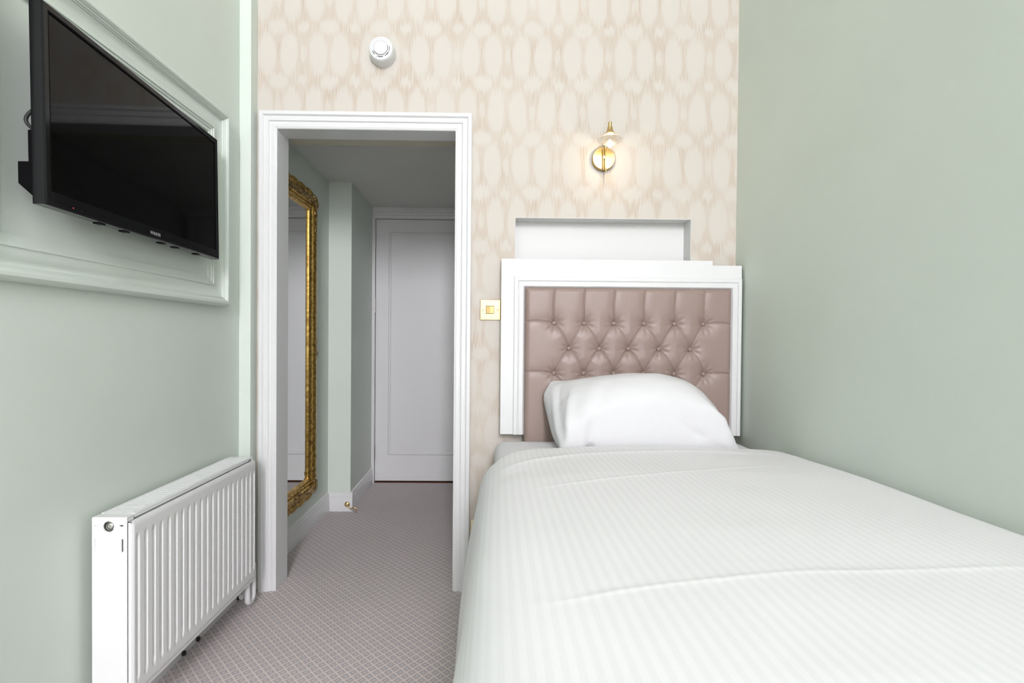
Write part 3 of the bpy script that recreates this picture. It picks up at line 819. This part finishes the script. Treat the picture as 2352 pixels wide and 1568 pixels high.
bm = bmesh.new(); bm.from_mesh(mo_.data); bmesh.ops.remove_doubles(bm, verts=bm.verts, dist=.0004); bmesh.ops.recalc_face_normals(bm, faces=bm.faces); bm.to_mesh(mo_.data); bm.free()

# ------------------------------------------------------------------ duvet
nrm = np.random.RandomState(4)
def fbm(x_, y_, scale, seed, octs=3):
    rs = np.random.RandomState(seed); out = np.zeros_like(x_)
    for o in range(octs):
        for _ in range(5):
            a = rs.uniform(0, 2 * np.pi); k = scale * 2 ** o * rs.uniform(.6, 1.4)
            out += np.sin(k * (np.cos(a) * x_ + np.sin(a) * y_) + rs.uniform(0, 6.28)) / 5 / 2 ** o
    return out
# cross-section: hem on the left side, over the shoulder, across the top, down by the wall
cs = [(-.100, .07), (-.092, .18), (-.084, .28), (-.076, .38), (-.068, .47), (-.056, .55), (-.042, .616), (-.013, .662), (.040, .690), (.12, .700),
      (.25, .710), (.40, .714), (.55, .714), (.70, .712), (.82, .709), (.91, .706), (.965, .698), (.990, .675), (.9985, .63), (.9985, .56)]
cs = np.array(cs)
def catmull(P, n):
    P = np.vstack([2 * P[0] - P[1], P, 2 * P[-1] - P[-2]]); out = []
    for i in range(1, len(P) - 2):
        for t in np.linspace(0, 1, n, endpoint=False):
            a, b, c, d = P[i - 1], P[i], P[i + 1], P[i + 2]
            out.append(.5 * ((2 * b) + (-a + c) * t + (2 * a - 5 * b + 4 * c - d) * t * t + (-a + 3 * b - 3 * c + d) * t ** 3))
    out.append(P[-2]); return np.array(out)
cc = catmull(cs, 24)
arc = np.concatenate([[0], np.cumsum(np.hypot(*np.diff(cc, axis=0).T))])
NU = 250
ua = np.linspace(0, arc[-1], NU)
cx = np.interp(ua, arc, cc[:, 0]); cz = np.interp(ua, arc, cc[:, 1])
# outward normals of the section
tx_, tz_ = np.gradient(cx), np.gradient(cz); ln = np.hypot(tx_, tz_); nxn, nzn = -tz_ / ln, tx_ / ln
YH = 1.700
va = np.concatenate([np.linspace(.235, .95, 170), np.linspace(.954, YH - .03, 160)])
UU, VV = np.meshgrid(ua, va, indexing='ij')
PX_, PZ_ = np.repeat(cx[:, None], len(va), 1), np.repeat(cz[:, None], len(va), 1)
NXX, NZZ = np.repeat(nxn[:, None], len(va), 1), np.repeat(nzn[:, None], len(va), 1)
top = sm(.60, .69, PZ_)
side = 1 - top
disp = .0045 * fbm(PX_ * 1., VV, 5., 11) * top + .0016 * fbm(PX_, VV, 16., 3, 2) * top
disp += side * (.010 * np.sin(VV * 7.5 + 2 + 1.6 * PZ_) + .005 * np.sin(VV * 17 + PZ_ * 4)) * sm(.70, .25, PZ_)
# pressed fold ridges across the bed
def ridge(pts, h, w):
    yy = np.interp(PX_, [p[0] for p in pts], [p[1] for p in pts]); d = VV - yy
    fadex = np.interp(PX_, [pts[0][0] - .05, pts[0][0] + .08, pts[-1][0] - .1, pts[-1][0] + .1], [0, 1, 1, .2])
    return h * np.exp(-np.abs(d / w) ** 1.2) * fadex * top
disp += ridge([(.08, .672), (.247, .700), (.42, .7224), (.80, .7516)], .0014, .005)
disp += ridge([(.10, 1.196), (.40, 1.2685), (.755, 1.394)], .0015, .006)
disp += ridge([(.05, 1.50), (.40, 1.555), (.80, 1.60)], .0045, .022)
# lower towards the head end, fuller in the middle
prof = np.interp(VV, [.23, .5, .9, 1.3, 1.55, 1.70], [.0, .008, .010, .004, -.006, -.012])
disp += np.where(prof < 0, prof * sm(.06, .22, PX_), prof) * top
X_ = PX_ + NXX * disp; Z_ = PZ_ + NZZ * disp; Y_ = VV.copy()
X_ = np.minimum(X_, XR - .004)
# foot end: falls over the foot of the mattress
ft = np.clip((.29 - VV) / .055, 0, 1)
Z_ -= .035 * ft ** 2 * top
# head edge: pull the hem back at the left, round it over and tuck under
hem = np.interp(cx, [-.10, .0, .05, .12, .25, .60, .85, 1.0], [.115, .115, .075, .035, .008, .0, .004, .02])
wt = sm(1.1, YH, VV)
Y_ -= hem[:, None] * wt
lip = [(0, .0), (.012, -.0025), (.021, -.009), (.025, -.018), (.022, -.027), (.012, -.032), (-.006, -.033)]
rowsX, rowsY, rowsZ, rowsV = [X_], [Y_], [Z_], [VV]
lsc = np.interp(cx, [-.1, -.06, -.02, .04, .10, .18, .88, .97], [.8, .6, .32, .32, .55, .85, .85, .35])
for dy, dn_ in lip[1:]:
    dn = dn_ * lsc
    rowsX.append((X_[:, -1] + nxn * dn)[:, None]); rowsZ.append((Z_[:, -1] + nzn * dn)[:, None]); rowsY.append((Y_[:, -1] + dy)[:, None])
    rowsV.append((VV[:, -1] + dy)[:, None])
X_, Y_, Z_, VV = (np.hstack(r) for r in (rowsX, rowsY, rowsZ, rowsV))
# rest on the mattress, never inside it
rr = .045
for _ in range(2):
    ccx, ccz = np.clip(X_, MX0 + rr, MX1 - rr), np.minimum(Z_, MTOP - rr)
    dx_, dz_ = X_ - ccx, Z_ - ccz; dl = np.hypot(dx_, dz_) + 1e-9; need = rr + .0075
    k_ = np.where(dl < need, need / dl, 1.)
    X_, Z_ = ccx + dx_ * k_, ccz + dz_ * k_
X_ = np.minimum(X_, XR - .004)
nv = X_.shape[1]
mb = MB(); mb.v = list(zip(X_.ravel().tolist(), Y_.ravel().tolist(), Z_.ravel().tolist()))
mb.f = [(i * nv + j, (i + 1) * nv + j, (i + 1) * nv + j + 1, i * nv + j + 1) for i in range(NU - 1) for j in range(nv - 1)]
dv = tag(mb.build('duvet', 'duvet', smooth=180), 'white satin striped duvet spread over the bed', 'duvet')
uvl = dv.data.uv_layers.new(name='UVMap')
uvs = np.stack([np.repeat(ua[:, None], nv, 1), VV], -1).reshape(-1, 2)
li = np.empty(len(dv.data.loops), dtype=np.int32); dv.data.loops.foreach_get('vertex_index', li)
uvl.data.foreach_set('uv', uvs[li].ravel())
so_m = dv.modifiers.new('thickness', 'SOLIDIFY'); so_m.thickness = .006; so_m.offset = -1

# ------------------------------------------------------------------ pillow (small inflation simulation)
def make_pillow():
    NU, NV = 60, 42
    RW, RH = .665, .535
    BL, BR, TL, TR = (np.array(p) for p in ((.292, 1.738, .672), (.815, 1.745, .668), (.242, 1.998, .895), (.735, 1.994, .862)))
    u, v = np.meshgrid(np.linspace(0, 1, NU + 1), np.linspace(0, 1, NV + 1), indexing='ij')
    P = (BL[None, None] * ((1 - u) * (1 - v))[..., None] + BR * (u * (1 - v))[..., None] + TL * ((1 - u) * v)[..., None] + TR * (u * v)[..., None])
    nrm = np.cross(BR - BL, TL - BL); nrm /= np.linalg.norm(nrm)
    if nrm[1] > 0: nrm = -nrm
    bulge = (np.sin(np.pi * u) * np.sin(np.pi * v))[..., None]
    idf = np.arange((NU + 1) * (NV + 1)).reshape(NU + 1, NV + 1)
    idb = idf.copy(); c = idf.size
    for i in range(1, NU):
        for j in range(1, NV): idb[i, j] = c; c += 1
    pos = np.zeros((c, 3))
    pos[idb.ravel()] = (P - .04 * bulge * nrm).reshape(-1, 3)
    pos[idf.ravel()] = (P + .06 * bulge * nrm + np.array([0, 0, 1.]) * .02 * bulge).reshape(-1, 3)
    rs = np.random.RandomState(2); pos += rs.normal(0, .0012, pos.shape)
    C = []
    for idg in (idf, idb):
        for a, b, L_, k in ((idg[:-1], idg[1:], RW / NU, 1.), (idg[:, :-1], idg[:, 1:], RH / NV, 1.),
                            (idg[:-1, :-1], idg[1:, 1:], math.hypot(RW / NU, RH / NV), .5), (idg[1:, :-1], idg[:-1, 1:], math.hypot(RW / NU, RH / NV), .5),
                            (idg[:-2], idg[2:], 2 * RW / NU, .06), (idg[:, :-2], idg[:, 2:], 2 * RH / NV, .06)):
            a, b = a.ravel(), b.ravel(); C.append(np.stack([a, b, np.full(len(a), L_), np.full(len(a), k)], 1))
    C = np.vstack(C); ia, ib = C[:, 0].astype(int), C[:, 1].astype(int); L0, K = C[:, 2], C[:, 3]
    cnt = np.bincount(ia, minlength=c) + np.bincount(ib, minlength=c)
    q1 = np.stack([idf[:-1, :-1], idf[1:, :-1], idf[1:, 1:], idf[:-1, 1:]], -1).reshape(-1, 4)
    q2 = np.stack([idb[:-1, :-1], idb[:-1, 1:], idb[1:, 1:], idb[1:, :-1]], -1).reshape(-1, 4)
    Q = np.vstack([q1, q2])
    a0 = np.cross(pos[q1[:, 2]] - pos[q1[:, 0]], pos[q1[:, 3]] - pos[q1[:, 1]]).sum(0)
    if a0 @ nrm < 0: Q = Q[:, ::-1]
    pins = {idf[0, 0]: BL, idf[NU, 0]: BR, idf[0, NV]: TL, idf[NU, NV]: TR}
    pi = np.array(list(pins)); pt = np.array(list(pins.values()))
    vel = np.zeros_like(pos); dt = .012
    for step in range(230):
        fn = np.cross(pos[Q[:, 2]] - pos[Q[:, 0]], pos[Q[:, 3]] - pos[Q[:, 1]]) * .5
        N = np.zeros_like(pos)
        for k in range(4):
            for ax in range(3): N[:, ax] += np.bincount(Q[:, k], fn[:, ax], c) / 4
        vol = (fn * pos[Q].mean(1)).sum() / 3
        acc = N * (PRESS * min(1., max(0., (VOL - vol) / VOL * 5)) / (RW * RH / (NU * NV)))
        acc[:, 2] -= 1.0
        prev = pos.copy(); vel = (vel + acc * dt) * .90
        pos = pos + vel * dt
        for it in range(14):
            d = pos[ib] - pos[ia]; l = np.sqrt((d * d).sum(1)) + 1e-12
            s = ((l - L0) / l * K * .5)[:, None] * d
            for ax in range(3):
                pos[:, ax] += 2.4 * (np.bincount(ia, s[:, ax], c) - np.bincount(ib, s[:, ax], c)) / cnt
            pos[pi] += (pt - pos[pi]) * .3
            pos[:, 2] = np.maximum(pos[:, 2], MTOP + .003)
            pos[:, 1] = np.clip(pos[:, 1], 1.722, 2.008)
        vel = (pos - prev) / dt
        sp = np.sqrt((vel ** 2).sum(1)).max()
        if sp > 3: vel *= 3 / sp
    # soft creases in the slip, pressed along the surface normals of the front sheet
    fn = np.cross(pos[Q[:, 2]] - pos[Q[:, 0]], pos[Q[:, 3]] - pos[Q[:, 1]])
    N = np.zeros_like(pos)
    for k in range(4):
        for ax in range(3): N[:, ax] += np.bincount(Q[:, k], fn[:, ax], c)
    N /= np.linalg.norm(N, axis=1)[:, None] + 1e-12
    wr = .0016 * fbm(u, v, 14., 21, 3) + .0010 * fbm(u * 1.6, v, 34., 5, 2)
    for a_, b_, c_, d_, h_, w_ in ((.01, .02, .20, .72, .0085, .020), (.05, .01, .36, .60, -.005, .022), (.0, .15, .10, .85, .005, .020), (.03, .30, .16, .95, -.004, .018),
                                   (.98, .04, .72, .50, .0055, .020), (.95, .01, .60, .26, -.0045, .018), (.55, .03, .90, .22, .004, .015), (.30, .14, .62, .10, .003, .010),
                                   (.62, .10, .97, .16, .003, .010), (.99, .25, .80, .70, .004, .022), (.45, .02, .52, .30, .003, .016), (.99, .94, .70, .80, -.004, .02), (.02, .97, .25, .86, .004, .016)):
        t_ = np.clip(((u - a_) * (c_ - a_) + (v - b_) * (d_ - b_)) / ((c_ - a_) ** 2 + (d_ - b_) ** 2), 0, 1)
        dd = np.hypot(u - a_ - t_ * (c_ - a_), (v - b_ - t_ * (d_ - b_)) * .75)
        wr = wr + h_ * np.exp(-(dd / w_) ** 2) * np.sin(np.pi * np.clip(.12 + t_ * .88, 0, 1))
    wr *= 1.6 * np.clip(np.minimum.reduce([u, 1 - u, v, 1 - v]) / .03, 0, 1)
    pos[idf.ravel()] += N[idf.ravel()] * wr.ravel()[:, None]
    pos[:, 2] = np.maximum(pos[:, 2], MTOP + .003); pos[:, 1] = np.clip(pos[:, 1], 1.722, 2.010)
    mb = MB(); mb.v = [tuple(p) for p in pos.tolist()]; mb.f = [tuple(int(i) for i in q) for q in Q]
    return mb
PRESS, VOL = 18., .040
pil = tag(make_pillow().build('pillow', 'linen', smooth=180, sub=1), 'plump white pillow propped against the buttoned headboard', 'pillow')
